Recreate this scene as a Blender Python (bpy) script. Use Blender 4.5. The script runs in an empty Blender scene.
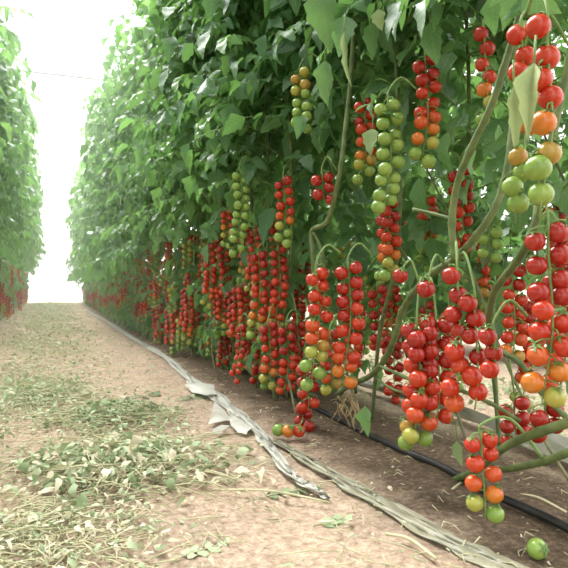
import bpy, math, random
import numpy as np
from mathutils import Vector, Matrix, Euler

rnd = random.Random(7)
C = bpy.context.scene.collection
S = bpy.context.scene

# ---------------------------------------------------------------- camera
CAM_H, FPX, YAW = 0.5, 609.0, math.atan((284 - 52) / 609.0)
CA, SA = math.cos(YAW), math.sin(YAW)
cam = bpy.data.cameras.new('camera')
cam.sensor_width = 36.0
cam.lens = FPX / 568.0 * 36.0
cam.clip_start = 0.02
cam.clip_end = 200
cam.dof.use_dof = True
cam.dof.focus_distance = 1.7
cam.dof.aperture_fstop = 10
cam_o = bpy.data.objects.new('camera', cam)
cam_o.location = (0, 0, CAM_H)
cam_o.rotation_euler = (math.pi / 2, 0, -YAW)
C.objects.link(cam_o)
S.camera = cam_o

# ---------------------------------------------------------------- light
w = bpy.data.worlds.new('overcast')
S.world = w
w.use_nodes = True
nt = w.node_tree
nt.nodes.clear()
wo = nt.nodes.new('ShaderNodeOutputWorld')
bg = nt.nodes.new('ShaderNodeBackground')
tc = nt.nodes.new('ShaderNodeTexCoord')
sx = nt.nodes.new('ShaderNodeSeparateXYZ')
rp = nt.nodes.new('ShaderNodeValToRGB')
rp.color_ramp.elements[0].position = 0.0
rp.color_ramp.elements[0].color = (0.80, 0.84, 0.86, 1)
rp.color_ramp.elements[1].position = 0.7
rp.color_ramp.elements[1].color = (1.0, 1.0, 0.98, 1)
nt.links.new(tc.outputs['Generated'], sx.inputs[0])
nt.links.new(sx.outputs['Z'], rp.inputs[0])
nt.links.new(rp.outputs[0], bg.inputs['Color'])
bg.inputs['Strength'].default_value = 1.7
nt.links.new(bg.outputs[0], wo.inputs['Surface'])

sun = bpy.data.lights.new('sun', 'SUN')
sun.energy = 7.0
sun.angle = math.radians(50)          # daylight spread by the greenhouse film
sun.color = (1.0, 0.99, 0.97)
sun_o = bpy.data.objects.new('sun', sun)
sun_o.rotation_euler = Euler((math.radians(-36), 0, math.radians(4)))
C.objects.link(sun_o)

vs = S.view_settings
vs.view_transform = 'Standard'
vs.look = 'None'
vs.gamma = 1.0
vs.use_curve_mapping = False
vs.exposure = 0.9
S.cycles.max_bounces = 6
S.cycles.diffuse_bounces = 4
S.cycles.glossy_bounces = 2
S.cycles.transmission_bounces = 4
S.cycles.transparent_max_bounces = 6
S.cycles.volume_bounces = 2


# ---------------------------------------------------------------- pixel notes -> world places
def P(px, py, X):
    """point on the upright plane at lateral distance X"""
    u, v = (px - 284) / FPX, (283 - py) / FPX
    t = X / (u * CA + SA)
    return Vector((X, (-u * SA + CA) * t, CAM_H + v * t))


def G(px, py, z=0.0):
    """point on the ground"""
    u, v = (px - 284) / FPX, (283 - py) / FPX
    t = (z - CAM_H) / v
    return Vector(((u * CA + SA) * t, (-u * SA + CA) * t, z))


# ---------------------------------------------------------------- materials
def new_mat(name):
    m = bpy.data.materials.new(name)
    m.use_nodes = True
    n = m.node_tree
    n.nodes.clear()
    out = n.nodes.new('ShaderNodeOutputMaterial')
    return m, n, out


def N(n, t, **kw):
    d = n.nodes.new(t)
    for k, v in kw.items():
        if k in d.inputs:
            d.inputs[k].default_value = v
        else:
            setattr(d, k, v)
    return d


def ramp(n, stops):
    r = n.nodes.new('ShaderNodeValToRGB')
    el = r.color_ramp.elements
    while len(el) < len(stops):
        el.new(0.5)
    for e, (p, c) in zip(el, stops):
        e.position = p
        e.color = (*c, 1)
    return r


def simple_mat(name, c1, c2, scale=20, rough=0.5, bump=0.0, spec=0.4):
    m, n, out = new_mat(name)
    p = N(n, 'ShaderNodeBsdfPrincipled', Roughness=rough)
    p.inputs['Specular IOR Level'].default_value = spec
    t = N(n, 'ShaderNodeTexCoord')
    no = N(n, 'ShaderNodeTexNoise', Scale=scale, Detail=4.0)
    r = ramp(n, [(0.35, c1), (0.65, c2)])
    n.links.new(t.outputs['Object'], no.inputs['Vector'])
    n.links.new(no.outputs[0], r.inputs[0])
    n.links.new(r.outputs[0], p.inputs['Base Color'])
    if bump:
        b = N(n, 'ShaderNodeBump', Strength=bump, Distance=0.002)
        n.links.new(no.outputs[0], b.inputs['Height'])
        n.links.new(b.outputs[0], p.inputs['Normal'])
    n.links.new(p.outputs[0], out.inputs[0])
    return m


def leaf_mat(name, stops, trans=0.42, tcol=(0.30, 0.58, 0.13), rough=0.42, veins=True, spec=0.45):
    m, n, out = new_mat(name)
    at = N(n, 'ShaderNodeAttribute', attribute_name='lf')
    sp = N(n, 'ShaderNodeSeparateColor')
    n.links.new(at.outputs['Color'], sp.inputs[0])
    oi = N(n, 'ShaderNodeObjectInfo')
    tv = N(n, 'ShaderNodeMath', operation='MULTIPLY_ADD')
    tv.inputs[1].default_value = 0.12
    n.links.new(oi.outputs['Random'], tv.inputs[0])
    n.links.new(sp.outputs[0], tv.inputs[2])
    r = ramp(n, stops)
    n.links.new(tv.outputs[0], r.inputs[0])
    p = N(n, 'ShaderNodeBsdfPrincipled', Roughness=rough)
    p.inputs['Specular IOR Level'].default_value = spec
    col = r.outputs[0]
    if veins:
        # side veins: sine of along - |across|
        ab = N(n, 'ShaderNodeMath', operation='ABSOLUTE')
        n.links.new(sp.outputs[2], ab.inputs[0])
        m1 = N(n, 'ShaderNodeMath', operation='MULTIPLY_ADD')
        m1.inputs[1].default_value = 45.0
        n.links.new(sp.outputs[1], m1.inputs[0])
        m2 = N(n, 'ShaderNodeMath', operation='MULTIPLY')
        m2.inputs[1].default_value = -16.0
        n.links.new(ab.outputs[0], m2.inputs[0])
        n.links.new(m2.outputs[0], m1.inputs[2])
        si = N(n, 'ShaderNodeMath', operation='SINE')
        n.links.new(m1.outputs[0], si.inputs[0])
        pw = N(n, 'ShaderNodeMapRange')
        pw.inputs[1].default_value = 0.80
        pw.inputs[2].default_value = 1.0
        n.links.new(si.outputs[0], pw.inputs[0])
        mid = N(n, 'ShaderNodeMapRange')
        mid.inputs[1].default_value = 0.10
        mid.inputs[2].default_value = 0.0
        n.links.new(ab.outputs[0], mid.inputs[0])
        mx = N(n, 'ShaderNodeMath', operation='MAXIMUM')
        n.links.new(pw.outputs[0], mx.inputs[0])
        n.links.new(mid.outputs[0], mx.inputs[1])
        ml = N(n, 'ShaderNodeMath', operation='MULTIPLY')
        ml.inputs[1].default_value = 0.35
        n.links.new(mx.outputs[0], ml.inputs[0])
        mix = N(n, 'ShaderNodeMix', data_type='RGBA')
        n.links.new(ml.outputs[0], mix.inputs[0])
        n.links.new(r.outputs[0], mix.inputs[6])
        mix.inputs[7].default_value = (0.30, 0.42, 0.20, 1)
        col = mix.outputs[2]
        b = N(n, 'ShaderNodeBump', Strength=0.35, Distance=0.002)
        b.invert = True
        n.links.new(mx.outputs[0], b.inputs['Height'])
        n.links.new(b.outputs[0], p.inputs['Normal'])
    n.links.new(col, p.inputs['Base Color'])
    tr = N(n, 'ShaderNodeBsdfTranslucent')
    tm = N(n, 'ShaderNodeMix', data_type='RGBA')
    tm.inputs[0].default_value = 0.7
    n.links.new(col, tm.inputs[6])
    tm.inputs[7].default_value = (*tcol, 1)
    n.links.new(tm.outputs[2], tr.inputs['Color'])
    ms = N(n, 'ShaderNodeMixShader')
    ms.inputs[0].default_value = trans
    n.links.new(p.outputs[0], ms.inputs[1])
    n.links.new(tr.outputs[0], ms.inputs[2])
    n.links.new(ms.outputs[0], out.inputs[0])
    return m


def tomato_mat(name, c, c2):
    m, n, out = new_mat(name)
    p = N(n, 'ShaderNodeBsdfPrincipled', Roughness=0.24)
    p.inputs['Specular IOR Level'].default_value = 0.5
    t = N(n, 'ShaderNodeTexCoord')
    oi = N(n, 'ShaderNodeObjectInfo')
    ad = N(n, 'ShaderNodeVectorMath', operation='ADD')
    n.links.new(t.outputs['Object'], ad.inputs[0])
    cm = N(n, 'ShaderNodeCombineXYZ')
    mu = N(n, 'ShaderNodeMath', operation='MULTIPLY')
    mu.inputs[1].default_value = 9.0
    n.links.new(oi.outputs['Random'], mu.inputs[0])
    n.links.new(mu.outputs[0], cm.inputs[0])
    n.links.new(cm.outputs[0], ad.inputs[1])
    no = N(n, 'ShaderNodeTexNoise', Scale=0.9, Detail=1.0)
    n.links.new(ad.outputs[0], no.inputs['Vector'])
    r = ramp(n, [(0.3, c), (0.72, c2)])
    n.links.new(no.outputs[0], r.inputs[0])
    n.links.new(r.outputs[0], p.inputs['Base Color'])
    n.links.new(p.outputs[0], out.inputs[0])
    return m


LEAF = leaf_mat('tomato_leaf', [(0.0, (0.032, 0.092, 0.040)), (0.45, (0.070, 0.180, 0.072)),
                                (0.85, (0.145, 0.290, 0.115)), (1.0, (0.27, 0.38, 0.14))], rough=0.36, spec=0.55)
PALE = leaf_mat('withering_leaf', [(0.0, (0.20, 0.30, 0.13)), (1.0, (0.34, 0.42, 0.20))], trans=0.25,
                tcol=(0.5, 0.6, 0.25), rough=0.6)
LITTER = leaf_mat('cut_leaf', [(0.0, (0.09, 0.125, 0.065)), (0.25, (0.25, 0.32, 0.17)), (0.6, (0.46, 0.53, 0.35)),
                               (0.8, (0.56, 0.50, 0.36)), (1.0, (0.68, 0.60, 0.46))], trans=0.12,
                  tcol=(0.4, 0.5, 0.2), rough=0.75, veins=False, spec=0.2)
DRYLEAF = simple_mat('dry_brown_leaf', (0.45, 0.22, 0.10), (0.30, 0.14, 0.06), 30, 0.8)
DRY = simple_mat('dry_straw', (0.42, 0.32, 0.17), (0.26, 0.18, 0.09), 40, 0.8)
STEM = simple_mat('vine_stem', (0.075, 0.115, 0.035), (0.15, 0.19, 0.065), 30, 0.6, 0.3)
OLDSTEM = simple_mat('old_vine', (0.12, 0.13, 0.06), (0.23, 0.21, 0.11), 30, 0.7, 0.3)
STALK = simple_mat('truss_stalk', (0.13, 0.22, 0.06), (0.20, 0.30, 0.09), 40, 0.6)
TWIG = simple_mat('cut_twig', (0.42, 0.42, 0.24), (0.56, 0.50, 0.32), 30, 0.7)
SEPAL = simple_mat('calyx_green', (0.09, 0.17, 0.045), (0.16, 0.26, 0.07), 40, 0.6)
RIPE = [tomato_mat('tomato_green', (0.17, 0.28, 0.05), (0.25, 0.36, 0.07)),
        tomato_mat('tomato_lime', (0.30, 0.35, 0.06), (0.36, 0.31, 0.055)),
        tomato_mat('tomato_amber', (0.40, 0.20, 0.03), (0.36, 0.26, 0.05)),
        tomato_mat('tomato_orange', (0.56, 0.13, 0.015), (0.52, 0.18, 0.02)),
        tomato_mat('tomato_vermilion', (0.52, 0.055, 0.013), (0.52, 0.09, 0.014)),
        tomato_mat('tomato_red', (0.44, 0.022, 0.008), (0.48, 0.042, 0.009)),
        tomato_mat('tomato_deep_red', (0.30, 0.013, 0.008), (0.38, 0.020, 0.008))]
PIPE = simple_mat('black_polythene', (0.012, 0.012, 0.013), (0.03, 0.028, 0.026), 15, 0.45)
WIRE = simple_mat('galvanised_wire', (0.25, 0.26, 0.27), (0.35, 0.35, 0.36), 10, 0.4)


def film_mat(name, base, rough=0.35, trans=0.35, clear=0.1):
    m, n, out = new_mat(name)
    p = N(n, 'ShaderNodeBsdfPrincipled', Roughness=rough)
    t = N(n, 'ShaderNodeTexCoord')
    no = N(n, 'ShaderNodeTexNoise', Scale=14.0, Detail=5.0)
    n.links.new(t.outputs['Object'], no.inputs['Vector'])
    r = ramp(n, [(0.35, tuple(c * 0.8 for c in base)), (0.6, base)])
    n.links.new(no.outputs[0], r.inputs[0])
    n.links.new(r.outputs[0], p.inputs['Base Color'])
    b = N(n, 'ShaderNodeBump', Strength=0.25, Distance=0.004)
    n.links.new(no.outputs[0], b.inputs['Height'])
    n.links.new(b.outputs[0], p.inputs['Normal'])
    tr = N(n, 'ShaderNodeBsdfTranslucent', Color=(*base, 1))
    ms = N(n, 'ShaderNodeMixShader')
    ms.inputs[0].default_value = trans
    n.links.new(p.outputs[0], ms.inputs[1])
    n.links.new(tr.outputs[0], ms.inputs[2])
    tp = N(n, 'ShaderNodeBsdfTransparent')
    m2 = N(n, 'ShaderNodeMixShader')
    m2.inputs[0].default_value = clear
    n.links.new(ms.outputs[0], m2.inputs[1])
    n.links.new(tp.outputs[0], m2.inputs[2])
    n.links.new(m2.outputs[0], out.inputs[0])
    return m


SHEET = film_mat('old_plastic_film', (0.34, 0.325, 0.23), 0.45, 0.15, 0.05)
WHITE_SHEET = film_mat('white_plastic_film', (0.52, 0.51, 0.45), 0.5, 0.15, 0.05)
FILM = film_mat('greenhouse_film', (0.9, 0.9, 0.9), 0.5, 0.8, 0.55)


def soil_mat():
    m, n, out = new_mat('soil')
    p = N(n, 'ShaderNodeBsdfPrincipled', Roughness=0.95)
    p.inputs['Specular IOR Level'].default_value = 0.15
    t = N(n, 'ShaderNodeTexCoord')
    n1 = N(n, 'ShaderNodeTexNoise', Scale=3.0, Detail=6.0)
    n2 = N(n, 'ShaderNodeTexNoise', Scale=70.0, Detail=8.0)
    n2.inputs['Roughness'].default_value = 0.7
    n3 = N(n, 'ShaderNodeTexNoise', Scale=9.0, Detail=5.0)
    for q in (n1, n2, n3):
        n.links.new(t.outputs['Object'], q.inputs['Vector'])
    dry = ramp(n, [(0.3, (0.26, 0.18, 0.13)), (0.5, (0.46, 0.345, 0.255)), (0.72, (0.68, 0.56, 0.45))])
    n.links.new(n2.outputs[0], dry.inputs[0])
    moist = ramp(n, [(0.3, (0.055, 0.037, 0.025)), (0.52, (0.145, 0.102, 0.07)), (0.72, (0.30, 0.22, 0.155))])
    n.links.new(n2.outputs[0], moist.inputs[0])
    sp = N(n, 'ShaderNodeSeparateXYZ')
    n.links.new(t.outputs['Object'], sp.inputs[0])
    # planting beds every 1.95 m across the rows: |((x - 0.98 + 0.975) mod 1.95) - 0.975|
    a = N(n, 'ShaderNodeMath', operation='ADD')
    a.inputs[1].default_value = -0.98 + 0.975 + 19.5
    n.links.new(sp.outputs[0], a.inputs[0])
    md = N(n, 'ShaderNodeMath', operation='MODULO')
    md.inputs[1].default_value = 1.95
    n.links.new(a.outputs[0], md.inputs[0])
    sb = N(n, 'ShaderNodeMath', operation='SUBTRACT')
    sb.inputs[1].default_value = 0.975
    n.links.new(md.outputs[0], sb.inputs[0])
    ab = N(n, 'ShaderNodeMath', operation='ABSOLUTE')
    n.links.new(sb.outputs[0], ab.inputs[0])
    nn = N(n, 'ShaderNodeMath', operation='MULTIPLY_ADD')
    nn.inputs[1].default_value = 0.28
    n.links.new(n3.outputs[0], nn.inputs[0])
    n.links.new(ab.outputs[0], nn.inputs[2])
    mr = N(n, 'ShaderNodeMapRange')
    mr.inputs[1].default_value = 0.32
    mr.inputs[2].default_value = 0.50
    n.links.new(nn.outputs[0], mr.inputs[0])
    mx = N(n, 'ShaderNodeMix', data_type='RGBA')
    n.links.new(mr.outputs[0], mx.inputs[0])
    n.links.new(moist.outputs[0], mx.inputs[6])
    n.links.new(dry.outputs[0], mx.inputs[7])
    big = ramp(n, [(0.3, (0.82, 0.82, 0.82)), (0.7, (1.1, 1.08, 1.05))])
    n.links.new(n1.outputs[0], big.inputs[0])
    mm = N(n, 'ShaderNodeMix', data_type='RGBA', blend_type='MULTIPLY')
    mm.inputs[0].default_value = 1.0
    n.links.new(mx.outputs[2], mm.inputs[6])
    n.links.new(big.outputs[0], mm.inputs[7])
    n.links.new(mm.outputs[2], p.inputs['Base Color'])
    b = N(n, 'ShaderNodeBump', Strength=0.9, Distance=0.012)
    n.links.new(n2.outputs[0], b.inputs['Height'])
    n.links.new(b.outputs[0], p.inputs['Normal'])
    n.links.new(p.outputs[0], out.inputs[0])
    return m


SOIL = soil_mat()


# ---------------------------------------------------------------- mesh builder
class MB:
    def __init__(self):
        self.v, self.f, self.m, self.a, self.nv = [], [], [], [], 0

    def add(self, V, F, mat=0, attr=None):
        V = np.asarray(V, float)
        self.v.append(V)
        b = self.nv
        self.f.extend([tuple(b + i for i in f) for f in F])
        self.m.extend([mat] * len(F))
        if attr is None:
            attr = np.tile([0.5, 0.5, 0.5], (len(V), 1))
        self.a.append(np.asarray(attr, float))
        self.nv += len(V)

    def tube(self, pts, radii, seg=6, mat=0):
        pts = [Vector(p) for p in pts]
        if not hasattr(radii, '__len__'):
            radii = [radii] * len(pts)
        V, F = [], []
        up = Vector((0.37, 0.21, 0.9)).normalized()
        prev = None
        for i, p in enumerate(pts):
            d = (pts[min(i + 1, len(pts) - 1)] - pts[max(i - 1, 0)])
            d = d.normalized() if d.length > 1e-9 else Vector((0, 0, 1))
            x = d.cross(up) if prev is None else prev - d * prev.dot(d)
            if x.length < 1e-4:
                x = d.cross(Vector((1, 0, 0)))
            x.normalize()
            prev = x
            y = d.cross(x)
            for k in range(seg):
                an = 2 * math.pi * k / seg
                V.append(p + (x * math.cos(an) + y * math.sin(an)) * radii[i])
        for i in range(len(pts) - 1):
            for k in range(seg):
                k2 = (k + 1) % seg
                F.append((i * seg + k, i * seg + k2, (i + 1) * seg + k2, (i + 1) * seg + k))
        F.append(tuple(range(seg - 1, -1, -1)))
        F.append(tuple((len(pts) - 1) * seg + k for k in range(seg)))
        self.add([tuple(q) for q in V], F, mat)

    def mesh(self, name, mats, smooth=True):
        me = bpy.data.meshes.new(name)
        V = np.concatenate(self.v) if self.v else np.zeros((0, 3))
        me.from_pydata(V.tolist(), [], self.f)
        for m in mats:
            me.materials.append(m)
        me.polygons.foreach_set('material_index', self.m)
        me.polygons.foreach_set('use_smooth', [smooth] * len(self.f))
        A = np.concatenate(self.a)
        at = me.attributes.new('lf', 'FLOAT_COLOR', 'POINT')
        at.data.foreach_set('color', np.column_stack([A, np.ones(len(A))]).ravel())
        me.update()
        return me


def link(name, me, parent=None, loc=(0, 0, 0)):
    o = bpy.data.objects.new(name, me)
    C.objects.link(o)
    o.location = loc
    if parent:
        o.parent = parent
    return o


def thing(name, label, cat, loc=(0, 0, 0), group=None):
    o = bpy.data.objects.new(name, None)
    o.empty_display_size = 0.05
    C.objects.link(o)
    o.location = loc
    o['label'], o['category'] = label, cat
    if group:
        o['group'] = group
    return o


def tag(o, label, cat, group=None):
    o['label'], o['category'] = label, cat
    if group:
        o['group'] = group
    return o


def smooth_path(pts, n=6):
    """Catmull-Rom through the points"""
    pts = [Vector(p) for p in pts]
    q = [pts[0] * 2 - pts[1]] + pts + [pts[-1] * 2 - pts[-2]]
    out = []
    for i in range(1, len(q) - 2):
        a, b, c, d = q[i - 1], q[i], q[i + 1], q[i + 2]
        for k in range(n):
            t = k / n
            out.append(0.5 * ((2 * b) + (c - a) * t + (2 * a - 5 * b + 4 * c - d) * t * t + (3 * b - a - 3 * c + d) * t ** 3))
    out.append(pts[-1])
    return out


# ---------------------------------------------------------------- leaves
PROFILES = [
    [0.06, 0.45, 0.80, 0.98, 0.76, 0.74, 0.88, 0.60, 0.50, 0.42, 0.20, 0.0],
    [0.06, 0.60, 0.95, 0.86, 0.80, 0.90, 0.72, 0.56, 0.54, 0.34, 0.18, 0.0],
    [0.05, 0.40, 0.66, 0.92, 1.00, 0.82, 0.62, 0.70, 0.50, 0.30, 0.16, 0.0]]


def leaflet_arrays(L, W, r, fold=0.35, droop=0.5, tint=0.5, curl=0.0):
    """local frame: base at the origin, runs along +x, face up +z"""
    pr, pl = r.choice(PROFILES), r.choice(PROFILES)
    n = len(pr)
    V, A, F = [], [], []
    tw = r.uniform(-0.4, 0.4)
    ph = r.uniform(0, 6)
    for i in range(n):
        s = i / (n - 1)
        ang = droop * s
        x = L * (math.sin(ang) / droop if droop > 1e-3 else s)
        z = -L * ((1 - math.cos(ang)) / droop if droop > 1e-3 else 0)
        for side, pp in ((-1, pl), (0, None), (1, pr)):
            if side == 0:
                V.append((x, 0, z))
                A.append((tint, s, 0.0))
            else:
                wd = W * 0.5 * pp[i]
                y = side * wd * math.cos(fold)
                dz = wd * math.sin(fold) * (1 - 2 * curl) + 0.05 * L * math.sin(9 * s + ph) * pp[i]
                # ends of the lobes lean to the tip
                V.append((x + 0.10 * L * pp[i] * (0.4 - s), y * math.cos(tw * s), z + dz + y * math.sin(tw * s)))
                A.append((tint, s, min(1.0, pp[i])))
    for i in range(n - 1):
        a = i * 3
        F += [(a, a + 1, a + 4, a + 3), (a + 1, a + 2, a + 5, a + 4)]
    return np.array(V), F, np.array(A)


def add_leaf(mb, base, az, elev, length, r, lw=1.0, droop=1.5, tint=None, mat=0, pairs=3):
    """compound tomato leaf: curved rachis with lobed leaflets"""
    t0 = r.random() * 0.75 if tint is None else tint
    ca, sa = math.cos(az), math.sin(az)
    pts = []
    pos = Vector(base)
    a = elev
    ns = 8
    for i in range(ns + 1):
        pts.append(pos.copy())
        st = length / ns
        pos = pos + Vector((ca * math.cos(a), sa * math.cos(a), math.sin(a))) * st
        a -= droop / ns
    mb.tube([pts[0], pts[2], pts[4], pts[6], pts[8]], [0.0032, 0.0028, 0.0024, 0.002, 0.0012], 3, mat + 1)
    spots = []
    for k in range(pairs):
        s = 0.34 + 0.58 * k / max(1, pairs - 0.4)
        for sd in (-1, 1):
            spots.append((s, sd * r.uniform(0.9, 1.35), r.uniform(0.75, 1.05)))
        if r.random() < 0.6:
            spots.append((s + 0.09, r.choice((-1, 1)) * 1.2, 0.45))
    spots.append((1.0, r.uniform(-0.2, 0.2), 1.2))
    for s, ang, sc in spots:
        fi = min(s, 0.999) * ns
        i = int(fi)
        p = pts[i].lerp(pts[i + 1], fi - i)
        d = (pts[i + 1] - pts[i]).normalized()
        up = Vector((0, 0, 1))
        y = up.cross(d)
        if y.length < 0.05:
            y = Vector((-sa, ca, 0))
        y.normalize()
        z = d.cross(y)
        x2 = d * math.cos(ang) + y * math.sin(ang)
        # leaflets sag
        x2 = (x2 + Vector((0, 0, -r.uniform(-0.05, 0.6)))).normalized()
        y2 = (z.cross(x2)).normalized()
        z2 = x2.cross(y2)
        roll = r.gauss(0, 0.45)
        yy = y2 * math.cos(roll) + z2 * math.sin(roll)
        zz = x2.cross(yy)
        L = 0.108 * sc * lw * r.uniform(0.85, 1.2)
        V, F, A = leaflet_arrays(L, L * r.uniform(0.58, 0.74), r, r.uniform(0.1, 0.5), r.uniform(0.2, 1.1),
                                 min(1, max(0, t0 + r.uniform(-0.12, 0.12))))
        R = np.array([x2, yy, zz])
        mb.add(V @ R + np.array(p), F, mat, A)


def foliage_mesh(seed, z0, z1, n, x_bias, reach=(0.2, 0.4), stem_x=0.0, wid=0.2, thin_low=0.25, back=0.35, n_low=0, low=(0.15, 0.8)):
    """leaves of one plant about its own foot; the bias turns more of them towards -x"""
    r = random.Random(seed)
    mb = MB()
    for i in range(n):
        z = z0 + (z1 - z0) * (i + r.random()) / n
        if z < z0 + thin_low and r.random() < 0.35:
            continue
        az = math.pi + r.gauss(0, 0.9) if r.random() < x_bias else r.uniform(-1.2, 1.2)
        front = math.cos(az) < 0
        L = r.uniform(*reach) * (1.0 if front else 1 - back)
        lw = r.choice((0.62, 0.8, 0.95, 1.1))
        b = (stem_x + r.uniform(-0.06, 0.06), r.uniform(-wid, wid), z + 0.10)
        add_leaf(mb, b, az, r.uniform(-0.1, 0.75), L, r, lw, r.uniform(0.9, 1.9), None, 0, 4 if lw < 0.9 else 3)
    for i in range(n_low):
        az = r.uniform(0, 6.28)
        b = (stem_x + r.uniform(0.03, 0.24), r.uniform(-wid, wid), r.uniform(*low))
        add_leaf(mb, b, az, r.uniform(-0.2, 0.6), r.uniform(0.1, 0.2), r, 0.75, r.uniform(0.9, 1.9), None, 0, 2)
    return mb.mesh('foliage', [LEAF, STALK])


# ---------------------------------------------------------------- tomatoes and trusses
def tomato_mesh(ri, seed, segs=14, rings=9):
    """unit tomato (radius 0.5 wide) with its calyx; centre at origin, stalk end up"""
    r = random.Random(seed)
    mb = MB()
    V, F = [(0, 0, 0.43)], []
    for j in range(1, rings):
        th = math.pi * j / rings
        z = 0.5 * math.cos(th) * 0.95
        if j == 1:
            z -= 0.012
        for k in range(segs):
            ph = 2 * math.pi * k / segs
            rr = 0.5 * math.sin(th) ** 0.93 * (1 + 0.012 * math.cos(4 * ph) * math.cos(th))
            V.append((rr * math.cos(ph), rr * math.sin(ph), z))
    V.append((0, 0, -0.475))
    for k in range(segs):
        F.append((0, 1 + k, 1 + (k + 1) % segs))
    for j in range(rings - 2):
        for k in range(segs):
            a, b = 1 + j * segs, 1 + (j + 1) * segs
            F.append((a + k, b + k, b + (k + 1) % segs, a + (k + 1) % segs))
    l = len(V) - 1
    for k in range(segs):
        F.append((l, l - segs + (k + 1) % segs, l - segs + k))
    mb.add(V, F, 0)
    for k in range(5):
        an = 2 * math.pi * (k + r.uniform(-0.15, 0.15)) / 5
        lift = r.uniform(0.02, 0.16)
        ln = r.uniform(0.34, 0.46)
        c, s = math.cos(an), math.sin(an)
        VV = []
        for q, wdt in ((0.02, 0.05), (0.4, 0.065), (0.75, 0.045), (1.0, 0.004)):
            x = ln * q
            z = 0.475 - 0.20 * q * q + lift * q + 0.02
            VV += [(x * c - wdt * s, x * s + wdt * c, z), (x * c + wdt * s, x * s - wdt * c, z)]
        mb.add(VV, [(0, 1, 3, 2), (2, 3, 5, 4), (4, 5, 7, 6)], 1)
    mb.tube([(0, 0, 0.44), (0.01, 0, 0.56), (0.05, 0.02, 0.66)], [0.035, 0.03, 0.028], 5, 1)
    return mb


TOM = {(ri, s): tomato_mesh(ri, s).mesh('tomato', [RIPE[ri], SEPAL]) for ri in range(7) for s in range(2)}
TOM_MB = tomato_mesh(0, 3, 9, 6)


def ripe_index(v):
    for i, lim in enumerate((0.12, 0.26, 0.36, 0.48, 0.66, 1.15)):
        if v < lim:
            return i
    return 6


def truss_layout(L, D, rows, r0, r1, r, bend=0.0, n=None):
    """positions (local, hanging down from the origin) and ripeness of the fruits; and the rachis"""
    step = D * {1: 0.94, 2: 0.52, 3: 0.37}[rows]
    if n is None:
        n = max(1, int(round(L / step)))
    face = r.uniform(-0.45, 0.45) - 0.3
    out = []

    def axis(z):
        return Vector((0.01 * math.sin(z * 14), bend * (z / max(L, 0.05)) ** 2 + 0.006 * math.sin(z * 23), -z))
    for k in range(n):
        z = D * 0.4 + k * step * r.uniform(0.96, 1.04)
        if rows == 1:
            an = face + (0.9 if k % 2 else 2.2)
            d = D * 0.32
        elif rows == 2:
            an = face + math.pi * (k % 2) + r.uniform(-0.55, 0.55)
            d = D * r.uniform(0.50, 0.58)
        else:
            an = face + 2 * math.pi * (k % 3) / 3 + r.uniform(-0.2, 0.2)
            d = D * r.uniform(0.60, 0.66)
        p = axis(z) + Vector((math.cos(an) * d, math.sin(an) * d, r.uniform(-0.13, 0.13) * D))
        ripe = r0 + (r1 - r0) * (k / max(1, n - 1)) ** 1.5 + r.gauss(0, 0.05)
        tilt = (r.uniform(-0.5, 0.5), r.uniform(-0.5, 0.5), r.uniform(0, 6.28))
        out.append((p, ripe_index(ripe), D * r.uniform(0.93, 1.06), tilt))
    zs = [L * i / 10 for i in range(11)]
    return out, [axis(z) for z in zs]


def stalk_mesh(axis_pts, fruits, D, attach):
    mb = MB()
    a = Vector(attach)
    if a.length > 0.001:
        mid = a * 0.45 + Vector((0, 0, 0.035 + 0.1 * a.length))
        path = smooth_path([a, mid, Vector((0, 0, 0.012))] + axis_pts[1:2], 5)
        mb.tube(path, [0.0034 - 0.0012 * i / len(path) for i in range(len(path))], 6, 0)
    mb.tube(axis_pts, [0.0026 - 0.001 * i / len(axis_pts) for i in range(len(axis_pts))], 5, 0)
    for p, ri, d, tl in fruits:
        top = p + (Euler(tl).to_matrix() @ Vector((0.05, 0.02, 0.64))) * d
        zc = min(max(-p.z - d * 0.75, 0), -axis_pts[-1].z)
        i = zc / max(1e-6, -axis_pts[-1].z) * (len(axis_pts) - 1)
        q = axis_pts[int(min(i, len(axis_pts) - 2))]
        q2 = axis_pts[int(min(i, len(axis_pts) - 2)) + 1]
        q = q.lerp(q2, i - int(min(i, len(axis_pts) - 2)))
        mb.tube([q, q.lerp(top, 0.6) + Vector((0, 0, 0.003)), top], [0.0015, 0.0015, 0.0017], 4, 0)
    return mb


def put_fruits(root, fruits):
    for p, ri, d, tl in fruits:
        o = link('tomato', TOM[(ri, rnd.randint(0, 1))], root, p)
        o.rotation_euler = tl
        o.scale = (d, d, d)


def truss(plant, top, L, rows=2, r0=1.2, r1=0.0, D=0.04, X_attach=None, bend=0.0, n=None, seed=None):
    """one truss with every tomato a child of its stalk; top is in world space"""
    r = random.Random(seed if seed is not None else rnd.random())
    fr, ax = truss_layout(L, D, rows, r0, r1, r, bend, n)
    at = X_attach if X_attach is not None else Vector((0.07, r.uniform(-0.04, 0.04), 0.02))
    me = stalk_mesh(ax, fr, D, at).mesh('fruit_truss', [STALK])
    t = link('fruit_truss', me, plant, Vector(top) - plant.location)
    put_fruits(t, fr)
    return t


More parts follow.
